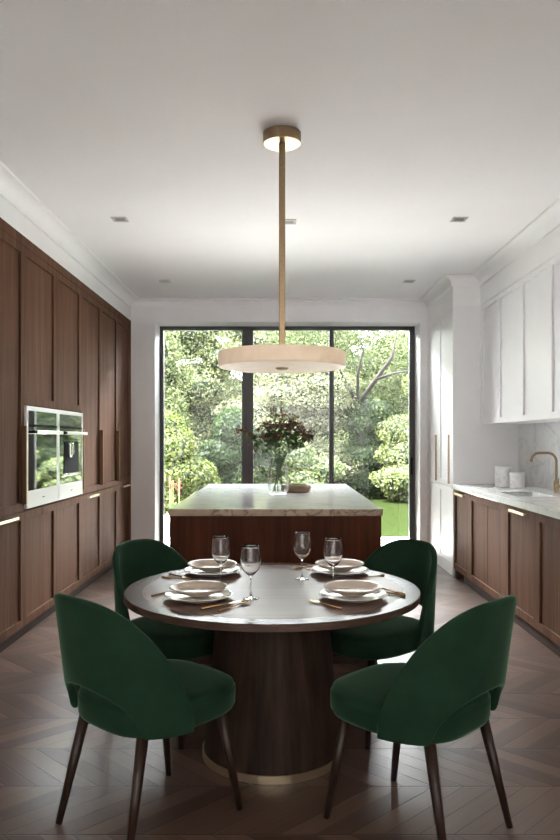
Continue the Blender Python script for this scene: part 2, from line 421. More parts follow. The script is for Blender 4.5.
# right: white tall cabinets
YM = 8.13
for ya, yb, lab in ((YM, YB-.001, 'white tall cabinet against the garden wall on the right'), (YT, YM, 'white tall cabinet at the end of the marble worktop')):
    t = thing('tall_cabinet', lab, 'cabinet', (0, 0, 0), 0, 'white tall cabinets at the right')
    near = ya == YT
    b = bx(XR+.0215, XW-.003, ya+(.0005 if near else .001), yb-.001, .001, ZU); obj('carcass', b, M['white'], t)
    if near: obj('side_panel', bx(XR, XW-.003, ya-.02, ya, .001, ZU), M['white'], t)
    lo = obj('lower_door', door(nb(), XR, -1, ya, yb, .085, .93, rec=.008), M['white'], t, bevel=.001)
    up = obj('upper_door', door(nb(), XR, -1, ya, yb, .933, ZU-.003, rec=.008), M['white'], t, bevel=.001)
    obj('kickboard', bx(XR+.006, XR+.0215, ya, yb, .001, .084), M['white'], t)
    pull(up, XR, -1, ya+.13 if near else ya+.12, .957, 1.478, 'bronze_light', .02)
# right: wall cabinets
YTf = YT-.021
us = [YTf-.001, 6.87, 6.215, 5.56, 4.905, 4.25, 3.595, 2.94]
ul = ['white wall cabinet in the corner beside the white tall cabinet', 'white wall cabinet second from the tall cabinet', 'white wall cabinet third from the tall cabinet, above the sink', 'white wall cabinet at the right edge of the photo', 'white wall cabinet nearer the camera than the photo edge', 'white wall cabinet second nearest the camera', 'white wall cabinet nearest the camera']
for k in range(5):
    t = thing('wall_cabinet', ul[k], 'cabinet', (0, 0, 0), 0, 'white wall cabinets above the worktop')
    obj('carcass', bx(XU+.0215, XW-.003, us[k+1]+.0005, us[k]-.0005, 1.583, ZU-.002), M['white'], t)
    obj('door', door(nb(), XU, -1, us[k+1], us[k], 1.583, ZU-.003, fr=.05, rec=.016), M['white'], t, bevel=.001)
# right: base cabinets
XB = 1.79
bs = [YTf-.002, 6.83, 5.74, 5.05, 4.36, 3.67, 2.98]
bl = ['walnut base cabinet with a brass bar, next to the white tall cabinet', 'wide walnut base cabinet under the sink', 'walnut base cabinet with a brass bar handle, right of the sink cabinet', 'walnut base cabinet at the right edge of the photo', 'walnut base cabinet nearest the camera on the right wall']
for k in range(5):
    t = thing('base_cabinet', bl[k], 'cabinet', (0, 0, 0), 0, 'walnut base cabinets along the right wall')
    top = .66 if k == 1 else .912
    b = bx(XB+.0215, XW-.003, bs[k+1]+.0005, bs[k]-.0005, .09, top)
    obj('carcass', b, M['walnut'], t)
    if k == 0: obj('foot', bx(XB+.005, XB+.12, 7.36, 7.44, .001, .0885), M['plinth'], t, bevel=.004)
    if k == 1:
        ym = (bs[1]+bs[2])/2
        d = nb(); door(d, XB, -1, bs[2], bs[1], .09, .91)
        d = obj('door', d, M['walnut'], t, bevel=.001)
        obj('centre_joint', bx(XB+.0125, XB+.0139, ym-.002, ym+.002, .15, .85), M['black'], d)
    else:
        d = obj('door', door(nb(), XB, -1, bs[k+1], bs[k], .09, .91), M['walnut'], t, bevel=.001)
        if k in (0, 2): bar(d, XB, -1, (bs[k+1]+bs[k])/2, .878, .34)
tag(obj('cabinet_plinth', bx(XB+.03, XB+.05, bs[5], 7.15, .001, .088), M['plinth']), 'wooden plinth under the right base cabinets', 'plinth')
# worktop with the sink cut out
wx0, wx1, wy0, wy1 = XB-.022, XW-.004, bs[5], YTf-.002
sx0, sx1, sy0, sy1 = 1.90, 2.22, 5.80, 6.36
b = nb(); z0, z1 = .915, .965
def slab_with_hole(b, X, Y, z0, z1):
    V = [[[b.verts.new((x, y, z)) for z in (z0, z1)] for y in Y] for x in X]
    for i in range(3):
        for j in range(3):
            if i == 1 and j == 1: continue
            b.faces.new((V[i][j][1], V[i+1][j][1], V[i+1][j+1][1], V[i][j+1][1])); b.faces.new((V[i][j][0], V[i][j+1][0], V[i+1][j+1][0], V[i+1][j][0]))
    for i in range(3):
        b.faces.new((V[i][0][0], V[i+1][0][0], V[i+1][0][1], V[i][0][1])); b.faces.new((V[i][3][1], V[i+1][3][1], V[i+1][3][0], V[i][3][0]))
        b.faces.new((V[0][i][1], V[0][i+1][1], V[0][i+1][0], V[0][i][0])); b.faces.new((V[3][i][0], V[3][i+1][0], V[3][i+1][1], V[3][i][1]))
    for (a, c) in (((1, 1), (2, 1)), ((2, 1), (2, 2)), ((2, 2), (1, 2)), ((1, 2), (1, 1))):
        p, q = V[a[0]][a[1]], V[c[0]][c[1]]; b.faces.new((p[0], p[1], q[1], q[0]))
slab_with_hole(b, [wx0, sx0, sx1, wx1], [wy0, sy0, sy1, wy1], z0, z1)
tag(obj('marble_worktop', b, M['marble'], bevel=.003), 'white veined marble worktop over the right base cabinets', 'worktop')
b = nb(); e = .004; sh = .9145
box(b, sx0-.02, sx1+.02, sy0-.02, sy1+.02, sh-.20, sh-.195)
box(b, sx0-.02, sx0-.015, sy0-.02, sy1+.02, sh-.195, sh); box(b, sx1+.015, sx1+.02, sy0-.02, sy1+.02, sh-.195, sh)
box(b, sx0-.015, sx1+.015, sy0-.02, sy0-.015, sh-.195, sh); box(b, sx0-.015, sx1+.015, sy1+.015, sy1+.02, sh-.195, sh)
s = thing('sink', 'undermounted steel sink set in the right marble worktop', 'sink'); obj('basin', b, M['chrome'], s)
obj('drain', lathe(nb(), [(0, sh-.193), (.04, sh-.193), (.042, sh-.195)], 24, (sx0+sx1)/2, (sy0+sy1)/2), M['black'], s)
tag(obj('marble_backsplash', bx(XW-.0035, XW-.0005, bs[5], YTf-.002, .966, 1.5825), M['splash']), 'grey-veined marble backsplash behind the tap', 'backsplash')
# tap
t = thing('kitchen_tap', 'brass gooseneck tap standing behind the sink', 'tap', (2.355, 6.16, .965))
r = .0115; pts = [(0, 0, .02), (0, 0, .27)]
for k in range(1, 9): a = k/8*PI/2; pts.append((-.075*(1-math.cos(a)), 0, .27+.075*math.sin(a)))
pts.append((-.15, 0, .345))
for k in range(1, 9): a = k/8*PI*.42; pts.append((-.15-.06*math.sin(a), 0, .345-.06*(1-math.cos(a))))
pts.append((-.216, 0, .27))
obj('spout', tube(nb(), pts, r, 14), M['brass'], t, smooth=True)
obj('tap_body', lathe(nb(), [(0, 0), (.026, 0), (.026, .006), (.021, .01), (.021, .105), (.016, .112), (0, .112)], 24), M['brass'], t, smooth=False)
b = nb(); tube(b, [(.0, -.018, .06), (.0, -.05, .06)], .019, 18); tube(b, [(0, -.045, .06), (.0, -.055, .13)], .005, 8)
obj('lever', b, M['brass'], t)
# canisters
def canister(x, y, r_, h, label):
    t = thing('marble_canister', label, 'canister', (x, y, .9655), 0, 'marble canisters on the worktop')
    obj('jar', lathe(nb(), [(0, 0), (r_*.97, 0), (r_, .004), (r_, h-.028), (r_*.98, h-.026), (0, h-.026)], 40), M['canister'], t, smooth=False)
    obj('lid', lathe(nb(), [(0, h-.0255), (r_*1.03, h-.0255), (r_*1.03, h-.004), (r_*1.0, h), (0, h)], 40), M['canister'], t)
canister(2.165, 7.02, .078, .195, 'taller white marble canister, at the back beside the tall cabinet')
canister(2.225, 6.78, .068, .148, 'shorter white marble canister, in front of the taller one')

# ------------------------------------------------------------------ island
IX0, IX1, IY0, IY1, IZ = -.712, .642, 4.535, 7.15, .985
t = thing('kitchen_island', 'dark walnut kitchen island block beneath the thick marble slab', 'island', ((IX0+IX1)/2, (IY0+IY1)/2, 0))
hx, hy = (IX1-IX0)/2, (IY1-IY0)/2
obj('body', bx(-hx+.03, hx-.03, -hy+.035, hy-.03, .06, .9405), M['walnut_dark'], t)
obj('front_panel', bx(-hx+.008, hx-.008, -hy+.012, -hy+.034, .055, .9405), M['walnut_dark'], t, bevel=.001)
for s_ in (-1, 1):
    a, c = sorted((s_*(hx-.029), s_*(hx-.008))); obj('side_panel', bx(a, c, -hy+.035, hy-.03, .055, .9405), M['walnut_dark'], t, bevel=.001)
obj('plinth', bx(-hx+.03, hx-.03, -hy+.03, hy-.05, .001, .0545), M['plinth'], t)
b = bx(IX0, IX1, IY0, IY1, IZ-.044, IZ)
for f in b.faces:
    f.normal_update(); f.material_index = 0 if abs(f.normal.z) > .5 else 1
tag(obj('island_worktop', b, [M['marble_top'], M['marble_edge_warm_lit']], bevel=.003), 'thick pale marble slab on the island, its veined edge painted tan as in warm light', 'worktop')
# vase and flowers
VX, VY = -.02, 5.74
t = thing('glass_vase', 'clear glass vase of water holding the red-brown flowers on the island', 'vase', (VX, VY, IZ+.0005))
pr = [(0, .0), (.060, .0), (.078, .02), (.088, .06), (.091, .10), (.084, .17), (.070, .24), (.064, .285), (.070, .30)]
inn = [(r_-.004, z) for r_, z in pr[::-1][:-2]] + [(.055, .012), (0, .012)]
obj('vase_body', lathe(nb(), pr+inn, 40), M['vase'], t, smooth=True)
obj('water', lathe(nb(), [(0, .013), (.054, .013), (.073, .025), (.083, .06), (.0862, .10), (.084, .13), (0, .13)], 32), M['water'], t, smooth=True)
random.seed(5)
fl = thing('flower_bouquet', 'bouquet of red-brown dried blossoms and dark leaves standing in the glass vase', 'bouquet', (VX, VY, IZ+.014))
stems, bloss, leaves = nb(), nb(), nb()
def petal(bm, c, s, mi=0):
    n = Vector((random.gauss(0, 1), random.gauss(0, 1), random.gauss(0, 1))).normalized(); u = n.orthogonal().normalized(); v = n.cross(u)
    a = random.uniform(0, 6.28); u, v = u*math.cos(a)+v*math.sin(a), v*math.cos(a)-u*math.sin(a)
    q = [c+u*s, c+v*s*.55+n*s*.15, c-u*s, c-v*s*.55+n*s*.15]
    bm.faces.new([bm.verts.new(p) for p in q]).material_index = mi
heads = []
for i in range(46):
    a = random.uniform(0, 2*PI); rr = math.sqrt(random.random())
    ex, ey = rr*.235*math.cos(a), rr*.17*math.sin(a); ez = .40+.23*(1-rr*rr*.75)*random.uniform(.55, 1.0)
    heads.append((ex, ey, ez))
heads += [(-.315, -.02, .49), (-.27, 0, .50), (-.25, .03, .46), (.26, 0, .50), (.27, .04, .45), (-.20, .02, .36), (-.06, 0, .67), (-.04, 0, .63)]
for hi, (ex, ey, ez) in enumerate(heads):
    a0 = random.uniform(0, 6.28)
    rr0 = random.uniform(.03, .054); p0 = Vector((rr0*math.cos(a0), rr0*math.sin(a0), .01)); p1 = Vector((-rr0*.5*math.cos(a0)+ex*.10, -rr0*.5*math.sin(a0)+ey*.10, .24)); p3 = Vector((ex, ey, ez))
    p2 = p1.lerp(p3, .5)+Vector((0, 0, .03))
    if hi % 3: tube(stems, [p1, p2, p3], [.0014, .0013, .001], 5)
    else: tube(stems, [p0, p1, p2, p3], [.0024, .0022, .0016, .001], 6)
    for k in range(26):
        d = Vector((random.gauss(0, 1), random.gauss(0, 1), random.gauss(0, .8)))*.016
        petal(bloss, p3+d, random.uniform(.008, .015), random.choice((0, 0, 1, 2)))
    for k in range(9):
        q = p2.lerp(p3, random.uniform(.0, 1.0))
        petal(leaves, q+Vector((random.gauss(0, 1), random.gauss(0, 1), random.gauss(0, 1)))*.022, random.uniform(.014, .026))
for nm, bm_, mts in (('stems', stems, [plain('stem_green', (.06, .09, .03), .6)]), ('leaves', leaves, [leafmat('bouquet_leaf', (.05, .085, .035), (.11, .16, .06), .3, 30)]),
                     ('blossoms', bloss, [leafmat('blossom_brown', (.13, .065, .05), (.21, .105, .08), .3, 30), leafmat('blossom_red', (.22, .10, .075), (.31, .15, .11), .3, 30), leafmat('blossom_olive', (.12, .10, .05), (.22, .17, .08), .3, 30)])):
    obj(nm, bm_, mts, fl)
tag(obj('wooden_bowl', lathe(nb(), [(0, 0), (.10, 0), (.118, .012), (.125, .035), (.122, .058), (.117, .062), (.112, .058), (.110, .035), (.09, .016), (0, .014)], 40), M['bowl'], smooth=True, loc=(.125, 6.02, IZ+.0005)),
    'low tan wooden bowl on the island, right behind the glass vase', 'bowl')

# ------------------------------------------------------------------ dining table
TX, TY, TZ, TR = -.039, 3.282, .749, .663
t = thing('dining_table', 'round brown wooden dining table on a tapered drum base', 'table', (TX, TY, 0))
obj('tabletop', lathe(nb(), [(0, TZ-.03), (.585, TZ-.03), (.5855, TZ), (0, TZ)], 96), M['table'], t)
obj('edge_band', lathe(nb(), [(.5865, TZ-.03), (.655, TZ-.03), (TR-.001, TZ-.0295), (TR, TZ-.028), (TR, TZ-.003), (TR-.003, TZ), (.5865, TZ)], 96, close=True), M['table_rim'], t)
obj('pedestal', lathe(nb(), [(0, .03), (.311, .03), (.248, TZ-.0305), (0, TZ-.0305)], 72), M['pedestal'], t)
obj('base_ring', lathe(nb(), [(0, .001), (.318, .001), (.3175, .034), (.3115, .034), (.3115, .0302), (0, .0302)][:4]+[(.311, .0305), (0, .0305)], 72), M['brass_pale'], t)

# place settings
def ring_plate(R, h, foot=.6, th=.005):
    o_ = [(0, .004), (R*foot*.9, .004), (R*foot*.92, 0), (R*foot, 0), (R*foot*1.02, .005), (R*.72, h*.35), (R*.92, h*.85), (R, h)]
    i_ = [(R-.001, h+.003), (R*.93, h*.92+.003), (R*.74, h*.35+th), (R*.66, .009), (0, .009)]
    return lathe(nb(), o_+i_, 56)
def fork(bm):
    tube(bm, [(0, -.095, .004), (0, -.05, .004), (0, .02, .005), (0, .04, .006)], [.0045, .0040, .0026, .003], 8)
    vs_ = [(-.004, .038), (-.0115, .05), (-.0115, .062), (.0115, .062), (.0115, .05), (.004, .038)]
    a = [bm.verts.new((x, y, .0065)) for x, y in vs_]; c = [bm.verts.new((x, y, .0045)) for x, y in vs_]
    bm.faces.new(a); bm.faces.new(c[::-1])
    for i in range(6): j = (i+1) % 6; bm.faces.new((a[j], a[i], c[i], c[j]))
    for k in range(4):
        x = -.0098+k*.0065; box(bm, x-.0016, x+.0016, .062, .10, .0048, .0066)
    return bm
def knife(bm):
    tube(bm, [(0, -.105, .0045), (0, -.06, .0045), (0, .0, .0045)], [.0055, .005, .0042], 8)
    vs_ = [(-.004, 0), (-.009, .02), (-.0095, .09), (-.003, .112), (.004, .105), (.0055, .02), (.004, 0)]
    a = [bm.verts.new((x, y, .0052)) for x, y in vs_]; c = [bm.verts.new((x, y, .0036)) for x, y in vs_]
    bm.faces.new(a); bm.faces.new(c[::-1]); n = len(vs_)
    for i in range(n): j = (i+1) % n; bm.faces.new((a[j], a[i], c[i], c[j]))
    return bm
def spoon(bm):
    tube(bm, [(0, -.10, .004), (0, -.04, .004), (0, .035, .006), (0, .05, .006)], [.0048, .004, .0026, .003], 8)
    n = 16; rings = []
    for s_, z in ((1, .009), (.75, .005), (.35, .003)):
        rings.append([bm.verts.new((.018*s_*math.cos(2*PI*i/n), .075+.029*s_*math.sin(2*PI*i/n), z)) for i in range(n)])
    for a, c in zip(rings[:-1], rings[1:]):
        for i in range(n): bm.faces.new((a[i], a[(i+1) % n], c[(i+1) % n], c[i]))
    bm.faces.new(rings[-1])
    return bm
def glass_bm():
    out = [(0, 0), (.034, 0), (.0345, .0015), (.030, .0028), (.012, .006), (.005, .012), (.0036, .03), (.0036, .085), (.006, .095), (.018, .104), (.033, .121), (.0425, .145), (.0445, .165), (.0415, .19), (.0365, .215), (.0345, .226)]
    inn = [(.0335, .226), (.0354, .215), (.0404, .19), (.0433, .165), (.0412, .145), (.0317, .1225), (.017, .1075), (.006, .102), (0, .101)]
    return lathe(nb(), out+inn, 40)
P1 = P2 = Fk = Kn = Sp = None
sets = [((-.347, 3.045), 48, 'front left setting'), ((.305, 3.055), 132, 'front right setting'), ((-.345, 3.615), -42, 'back left setting'), ((.295, 3.625), 222, 'back right setting')]
place = ['at the left near the camera', 'at the right near the camera', 'at the far left of the table', 'at the far right of the table']
side = ['near-left', 'near-right', 'far-left', 'far-right']
def inst(proto, loc, rz, label):
    c = copy_tree(proto); c.location = loc; c.rotation_euler = (0, 0, rz); c['label'] = label; return c
protos = {}
def mk(name, bm, mat, cat, group, smooth=True):
    o = obj(name, bm, mat, smooth=smooth); tag(o, 'x', cat, group); protos[name] = o; return o
mk('dinner_plate', ring_plate(.147, .020), M['ceramic'], 'plate', 'white dinner plates on the table')
mk('side_plate', ring_plate(.124, .030, .5), [M['ceramic_beige']], 'plate', 'beige plates on the dinner plates')
mk('fork', fork(nb()), M['gold'], 'fork', 'gold forks on the table', False)
mk('knife', knife(nb()), M['gold'], 'knife', 'gold knives on the table', False)
mk('spoon', spoon(nb()), M['gold'], 'spoon', 'gold spoons on the table', False)
mk('wine_glass', glass_bm(), M['glass'], 'glass', 'wine glasses on the table')
first = {k: True for k in protos}
def put(kind, loc, rz, label):
    o = protos[kind]
    if first[kind]: first[kind] = False
    else: o = o.copy(); C.objects.link(o)
    o.location = loc; o.rotation_euler = (0, 0, rz); o['label'] = label
Z0 = TZ+.0006
for i, ((px, py), ang, nm) in enumerate(sets):
    a = math.radians(ang); d = Vector((math.cos(a), math.sin(a))); l = Vector((-d.y, d.x)); rz = a-PI/2
    put('dinner_plate', (px, py, Z0), 0, f'white dinner plate, lower plate of the {side[i]} setting')
    put('side_plate', (px, py, Z0+.0205), 0, f'beige rimmed plate stacked on the {side[i]} dinner plate')
    tw = math.radians([6, -4, 4, -5][i])
    c = Vector((px, py))
    q = c+l*.185-d*.02; put('fork', (q.x, q.y, Z0), rz+tw, f'gold fork beside the {side[i]} plates')
    q = c-l*.175-d*.03; put('knife', (q.x, q.y, Z0+.001), rz-tw, f'gold knife beside the {side[i]} plates')
    q = c-l*.222-d*.01; put('spoon', (q.x, q.y, Z0), rz+tw*1.5, f'gold spoon outside the knife at the {side[i]} setting')
for (gx, gy, lb) in ((-.278, 3.33, 'empty wine glass at the far left, between the two left settings'), (-.128, 3.045, 'empty wine glass nearest the camera, left of the table centre'), (.102, 3.47, 'empty wine glass farthest from the camera, right of the table centre'), (.236, 3.26, 'empty wine glass between the two right settings')):
    put('wine_glass', (gx, gy, Z0), 0, lb)

# ------------------------------------------------------------------ chairs
def chair():
    t = thing('dining_chair', 'x', 'chair', (0, 0, 0), 0, 'green velvet dining chairs')
    b = nb(); n = 56; rings = []
    def plan(k, s_):
        th = 2*PI*k/n; c, s2 = math.cos(th), math.sin(th); ex = .62
        x = math.copysign(abs(c)**ex, c)*.255; y = math.copysign(abs(s2)**ex, s2)*(.305 if s2 > 0 else .25)
        x *= 1-.10*max(0, -y)/.25+.02*max(0, y)/.25
        if y < 0: y *= .93
        return x*s_, y*s_
    for s_, z in ((.5, .395), (.90, .395), (.965, .401), (.995, .416), (1.0, .465), (.998, .478), (.985, .481), (.985, .484), (.975, .494), (.93, .502), (.8, .508), (.5, .511)):
        rings.append([b.verts.new((*plan(k, s_), z)) for k in range(n)])
    b.faces.new(rings[0][::-1]); b.faces.new(rings[-1])
    for a_, c_ in zip(rings[:-1], rings[1:]):
        for k in range(n): b.faces.new((a_[k], a_[(k+1) % n], c_[(k+1) % n], c_[k]))
    obj('seat', b, M['velvet'], t, smooth=True)
    # wrap-around back with an arched opening above the seat
    PH = math.radians(88); NU, NV = 48, 12
    vs_, fs = [], []
    for iu in range(NU+1):
        tt = -1+2*iu/NU; ph = tt*PH; q = abs(tt)
        zt = .435+.452*max(0, 1-q**2.55)**.75
        arch = .152*math.sqrt(max(0, 1-(ph/math.radians(47))**2)) if abs(ph) < math.radians(47) else 0
        zb = .412+arch-.012*q
        for iv in range(NV+1):
            z = zb+(zt-zb)*iv/NV
            lean = .075*max(0, (z-.42))/.45; fl_ = 1-.05*max(0, z-.5)/.36
            ex = .80; sp_, cp = math.sin(ph), math.cos(ph)
            x = math.copysign(abs(sp_)**ex, sp_)*.268*fl_; y = -math.copysign(abs(cp)**ex, cp)*.262-lean*max(0, cp)
            vs_.append((x, y, z))
    for iu in range(NU):
        for iv in range(NV):
            a_ = iu*(NV+1)+iv; fs.append((a_, a_+NV+1, a_+NV+2, a_+1))
    obj('backrest', (vs_, fs), M['velvet'], t, smooth=True, solid=.030, subsurf=2)
    for sx, y0_, y1_ in ((-1, .20, .265), (1, .20, .265), (-1, -.165, -.255), (1, -.165, -.255)):
        obj('leg', tube(nb(), [(sx*.175, y0_, .398), (sx*.212, y1_, .001)], [.0215, .0125], 16), M['leg'], t, smooth=True)
    return t
ch = chair()
cs = [((-.495, 2.715), 48, 'green velvet chair at the near left of the table, its back to the camera'), ((.508, 2.67), 135, 'green velvet chair at the near right of the table, its back to the camera'),
      ((-.525, 3.64), -40, 'green velvet chair at the far left of the table, beside the walnut cabinets'), ((.465, 3.64), 220, 'green velvet chair at the far right of the table, in front of the island corner')]
for i, ((x, y), ang, lb) in enumerate(cs):
    o = ch if i == 0 else copy_tree(ch)
    o.location = (x, y, 0); o.rotation_euler = (0, 0, math.radians(ang)-PI/2); o['label'] = lb

# ------------------------------------------------------------------ pendant, downlights
t = thing('pendant_lamp', 'alabaster disc pendant lamp on a long brass rod over the table', 'lamp', (.006, 3.99, 0))
obj('canopy', lathe(nb(), [(0, ZC-.0005), (.1045, ZC-.0005), (.1045, ZC-.059), (.102, ZC-.061), (0, ZC-.061)], 56), M['brass'], t)
obj('rod', bx(-.0175, .0175, -.0175, .0175, 1.915, ZC-.061), M['brass'], t, bevel=.004)
obj('mounting_plate', lathe(nb(), [(0, 1.9055), (.085, 1.9055), (.085, 1.915), (0, 1.915)], 40), M['brass'], t)
obj('shade', lathe(nb(), [(0, 1.82), (.345, 1.82), (.351, 1.823), (.353, 1.829), (.353, 1.896), (.351, 1.902), (.345, 1.905), (0, 1.905)], 96), M['alabaster'], t)
obj('finial', lathe(nb(), [(0, 1.808), (.026, 1.808), (.036, 1.813), (.036, 1.8195), (0, 1.8195)], 32), M['brass'], t)
proto = None
dl = [((-1.24, 5.54), 'square recessed downlight at the near left of the ceiling'), ((1.37, 5.54), 'square recessed downlight at the near right of the ceiling'), ((-1.24, 7.7), 'small recessed downlight at the far left near the garden wall'), ((1.37, 7.7), 'small recessed downlight at the far right near the garden wall'), ((.06, 5.60), 'recessed downlight behind the pendant rod in mid ceiling')]
for i, ((x, y), lb) in enumerate(dl):
    if i == 0:
        proto = thing('downlight', lb, 'downlight', (x, y, ZC), 0, 'recessed ceiling downlights')
        b = nb(); s_ = .058; q = .038
        box(b, -s_, s_, -s_, -q, -.006, -.0005); box(b, -s_, s_, q, s_, -.006, -.0005); box(b, -s_, -q, -q, q, -.006, -.0005); box(b, q, s_, -q, q, -.006, -.0005)
        obj('trim_ring', b, plain('downlight_trim', (.45, .44, .43), .4), proto, bevel=.001)
        obj('lens', bx(-q, q, -q, q, -.0022, -.0006), plain('downlight_lens', (.16, .15, .14), .3, .6), proto)
    else:
        c = copy_tree(proto); c.location = (x, y, ZC); c['label'] = lb

# ------------------------------------------------------------------ garden
struct('terrace', bx(-6, 8, YD+.13, 10.75, -.14, -.03), plain('pale_paving', (.74, .71, .68), .7, noise=.08, scale=3))
struct('threshold', bx(WX0, WX1, YD+.10, YD+.13, -.1, -.005), M['wall'])
lawn = struct('lawn', bx(-30, 30, 10.75, 45, -.2, -.05), plain('grass_ground', (.0085, .0125, .004), .9, spec=0, noise=.35, scale=14))
rng = np.random.default_rng(3)
bark = wood('bark', (.004, .003, .0025), (.012, .009, .007), scale=(12, 12, 3), rough=.9)
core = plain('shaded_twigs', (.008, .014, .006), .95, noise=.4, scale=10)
def leaves_on(lobes, n, size, nm=1, shell=(.78, 1.04), zmin=0.02, upface=.3):
    """leaf quads scattered through the outer shell of several ellipsoid lobes"""
    lob = np.array(lobes, float); vol = (lob[:, 3]*lob[:, 4]*lob[:, 5])**(2/3); pick = rng.choice(len(lob), n, p=vol/vol.sum())
    d = rng.normal(size=(n, 3)); d /= np.linalg.norm(d, axis=1)[:, None]
    r = rng.uniform(*shell, n)[:, None]
    c = lob[pick, :3]+d*r*lob[pick, 3:6]
    keep = c[:, 2] > zmin; c = c[keep]; d = d[keep]; n = len(c)
    nn = d*.7+rng.normal(size=(n, 3))*.6; nn[:, 2] += upface; nn /= np.linalg.norm(nn, axis=1)[:, None]
    ref = rng.normal(size=(n, 3)); u = np.cross(nn, ref); u /= np.linalg.norm(u, axis=1)[:, None]; v = np.cross(nn, u)
    s_ = rng.uniform(.6, 1.3, n)[:, None]*size
    V = np.stack([c+u*s_, c+v*s_*.5, c-u*s_, c-v*s_*.5], 1).reshape(-1, 3)
    Fa = np.arange(n*4).reshape(-1, 4)
    return V, Fa, rng.integers(0, nm, n)
def plant(name, label, cat, base, lobes, n, size, mats, group=None, trunk=None, shell=(.78, 1.04), coreshrink=.8, up=.3):
    t = thing(name, label, cat, (base[0], base[1], -.05), 0, group)
    V, Fa, mi = leaves_on(lobes, n, size, len(mats), shell, .02, up)
    obj('foliage', (V.tolist(), Fa.tolist(), mi.astype(np.int32)), mats, t)
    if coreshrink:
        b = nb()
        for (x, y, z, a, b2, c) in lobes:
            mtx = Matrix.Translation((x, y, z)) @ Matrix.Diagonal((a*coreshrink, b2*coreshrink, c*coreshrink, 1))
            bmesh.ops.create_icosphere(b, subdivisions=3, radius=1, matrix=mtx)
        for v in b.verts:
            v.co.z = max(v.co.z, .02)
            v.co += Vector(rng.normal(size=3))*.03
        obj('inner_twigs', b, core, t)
    b = nb()
    if trunk:
        for pts_, rads in trunk: tube(b, pts_, rads, 9)
    else: tube(b, [(0, 0, 0), (0, 0, .5)], [.05, .03], 8)
    obj('trunk', b, bark, t, smooth=True)
    return t
LM = lambda n, d, l, tr=.35: leafmat(n, d, l, tr, 9, .17)
L_yel = [LM('leaf_yellow_a', (.44, .54, .17), (.64, .72, .30)), LM('leaf_yellow_b', (.24, .34, .10), (.38, .48, .16))]
L_pale = [LM('leaf_pale_a', (.64, .72, .38), (.90, .95, .60)), LM('leaf_pale_b', (.46, .56, .26), (.70, .78, .42))]
L_mid = [LM('leaf_mid_a', (.30, .42, .18), (.48, .60, .28)), LM('leaf_mid_b', (.20, .30, .12), (.34, .46, .20))]
L_dark = [LM('leaf_dark_a', (.09, .16, .07), (.19, .28, .13)), LM('leaf_dark_b', (.05, .09, .04), (.12, .18, .08))]
L_pink = [LM('leaf_rosy', (.72, .62, .46), (.90, .82, .62)), LM('leaf_rosy_b', (.55, .62, .34), (.75, .82, .48))]
def lump(cx, cy, z0, z1, rx, ry, k, seed):
    r_ = random.Random(seed); out = []
    for i in range(k):
        f = i/max(1, k-1); z = z0+(z1-z0)*f; s_ = .62*(1-.35*f)
        out.append((cx+r_.uniform(-.38, .38)*rx, cy+r_.uniform(-.3, .3)*ry, z, rx*s_*r_.uniform(.85, 1.15), ry*s_*r_.uniform(.85, 1.15), (z1-z0)/k*1.6*r_.uniform(.8, 1.2)))
    return out
def rel(L, x, y): return [(a-x, b2-y, c, d, e_, f) for a, b2, c, d, e_, f in L]
S = lambda cx, cy, *r_: rel(lump(cx, cy, *r_), cx, cy)
plant('garden_bush', 'bright yellow-green rounded bush at the left of the garden door', 'bush', (-1.72, 12.2), S(-1.72, 12.2, .2, 1.65, .85, .8, 7, 1), 15000, .034, L_yel, 'garden bushes')
plant('garden_bush', 'dark green rounded bush between the yellow bush and the wide mullion', 'bush', (-.75, 13.4), S(-.75, 13.4, .2, 1.70, .95, .8, 7, 2), 15000, .034, L_dark, 'garden bushes')
plant('garden_hedge', 'tall pale yellow-leaved hedge at the right of the garden door', 'hedge', (3.7, 17.4), S(3.7, 17.4, .3, 2.75, 1.6, 1.3, 10, 3), 26000, .042, L_yel+L_pale[:1], 'garden bushes')
plant('garden_bush', 'mid green bush behind the flower vase', 'bush', (.35, 14.6), S(.35, 14.6, .1, 1.35, 1.1, .8, 6, 4), 11000, .04, L_mid+L_pale[1:], 'garden bushes')
plant('garden_bush', 'dark ivy bush behind the lawn, left of the pale hedge', 'bush', (2.1, 18.3), S(2.1, 18.3, .2, 2.2, 1.6, .9, 8, 6), 16000, .04, L_dark+L_mid[:1], 'garden bushes')
# spreading tree with dark bent branches
K = 1.12
tr = [([(0, 0, 0), (.1, 0, 1.1), (-.05, 0, 2.1)], [.13, .10, .08]),
      ([(-.05, 0, 2.1), (-.30, -.2, 2.55), (-.75, -.5, 2.72), (-1.05, -.7, 3.1)], [.05, .045, .03, .012]),
      ([(-.05, 0, 2.1), (.25, -.9, 2.62), (.55, -1.1, 3.05), (.62, -1.2, 3.5)], [.06, .055, .045, .012]),
      ([(.25, -.9, 2.62), (.60, -1.1, 2.72), (1.0, -1.2, 2.78)], [.045, .03, .012]),
      ([(-.30, -.2, 2.55), (-.6, -.8, 2.95), (-.95, -1.0, 3.15), (-1.25, -1.1, 3.1)], [.035, .03, .022, .010]),
      ([(-.05, 0, 2.1), (-.15, -.9, 2.7), (-.05, -1.1, 3.2), (-.2, -1.2, 3.6)], [.045, .035, .025, .010])]
tr = [([(a*K, b_*K, c*K) for a, b_, c in p_], r_) for p_, r_ in tr]
lob = [(-1.3, .2, 3.4, 1.2, .9, .8), (1.2, .1, 3.7, 1.2, .9, .9), (0, .4, 4.4, 1.6, .9, 1.1), (-.2, .7, 2.6, 1.5, .6, .8), (.9, .7, 2.3, 1.1, .6, .7), (-1.6, .4, 4.5, 1.2, .8, .8)]
plant('spreading_tree', 'spreading tree with dark bent branches above the right garden pane', 'tree', (2.0, 18.2), lob, 36000, .032, L_mid+L_pale, 'garden trees', tr, (.3, 1.05), 0)
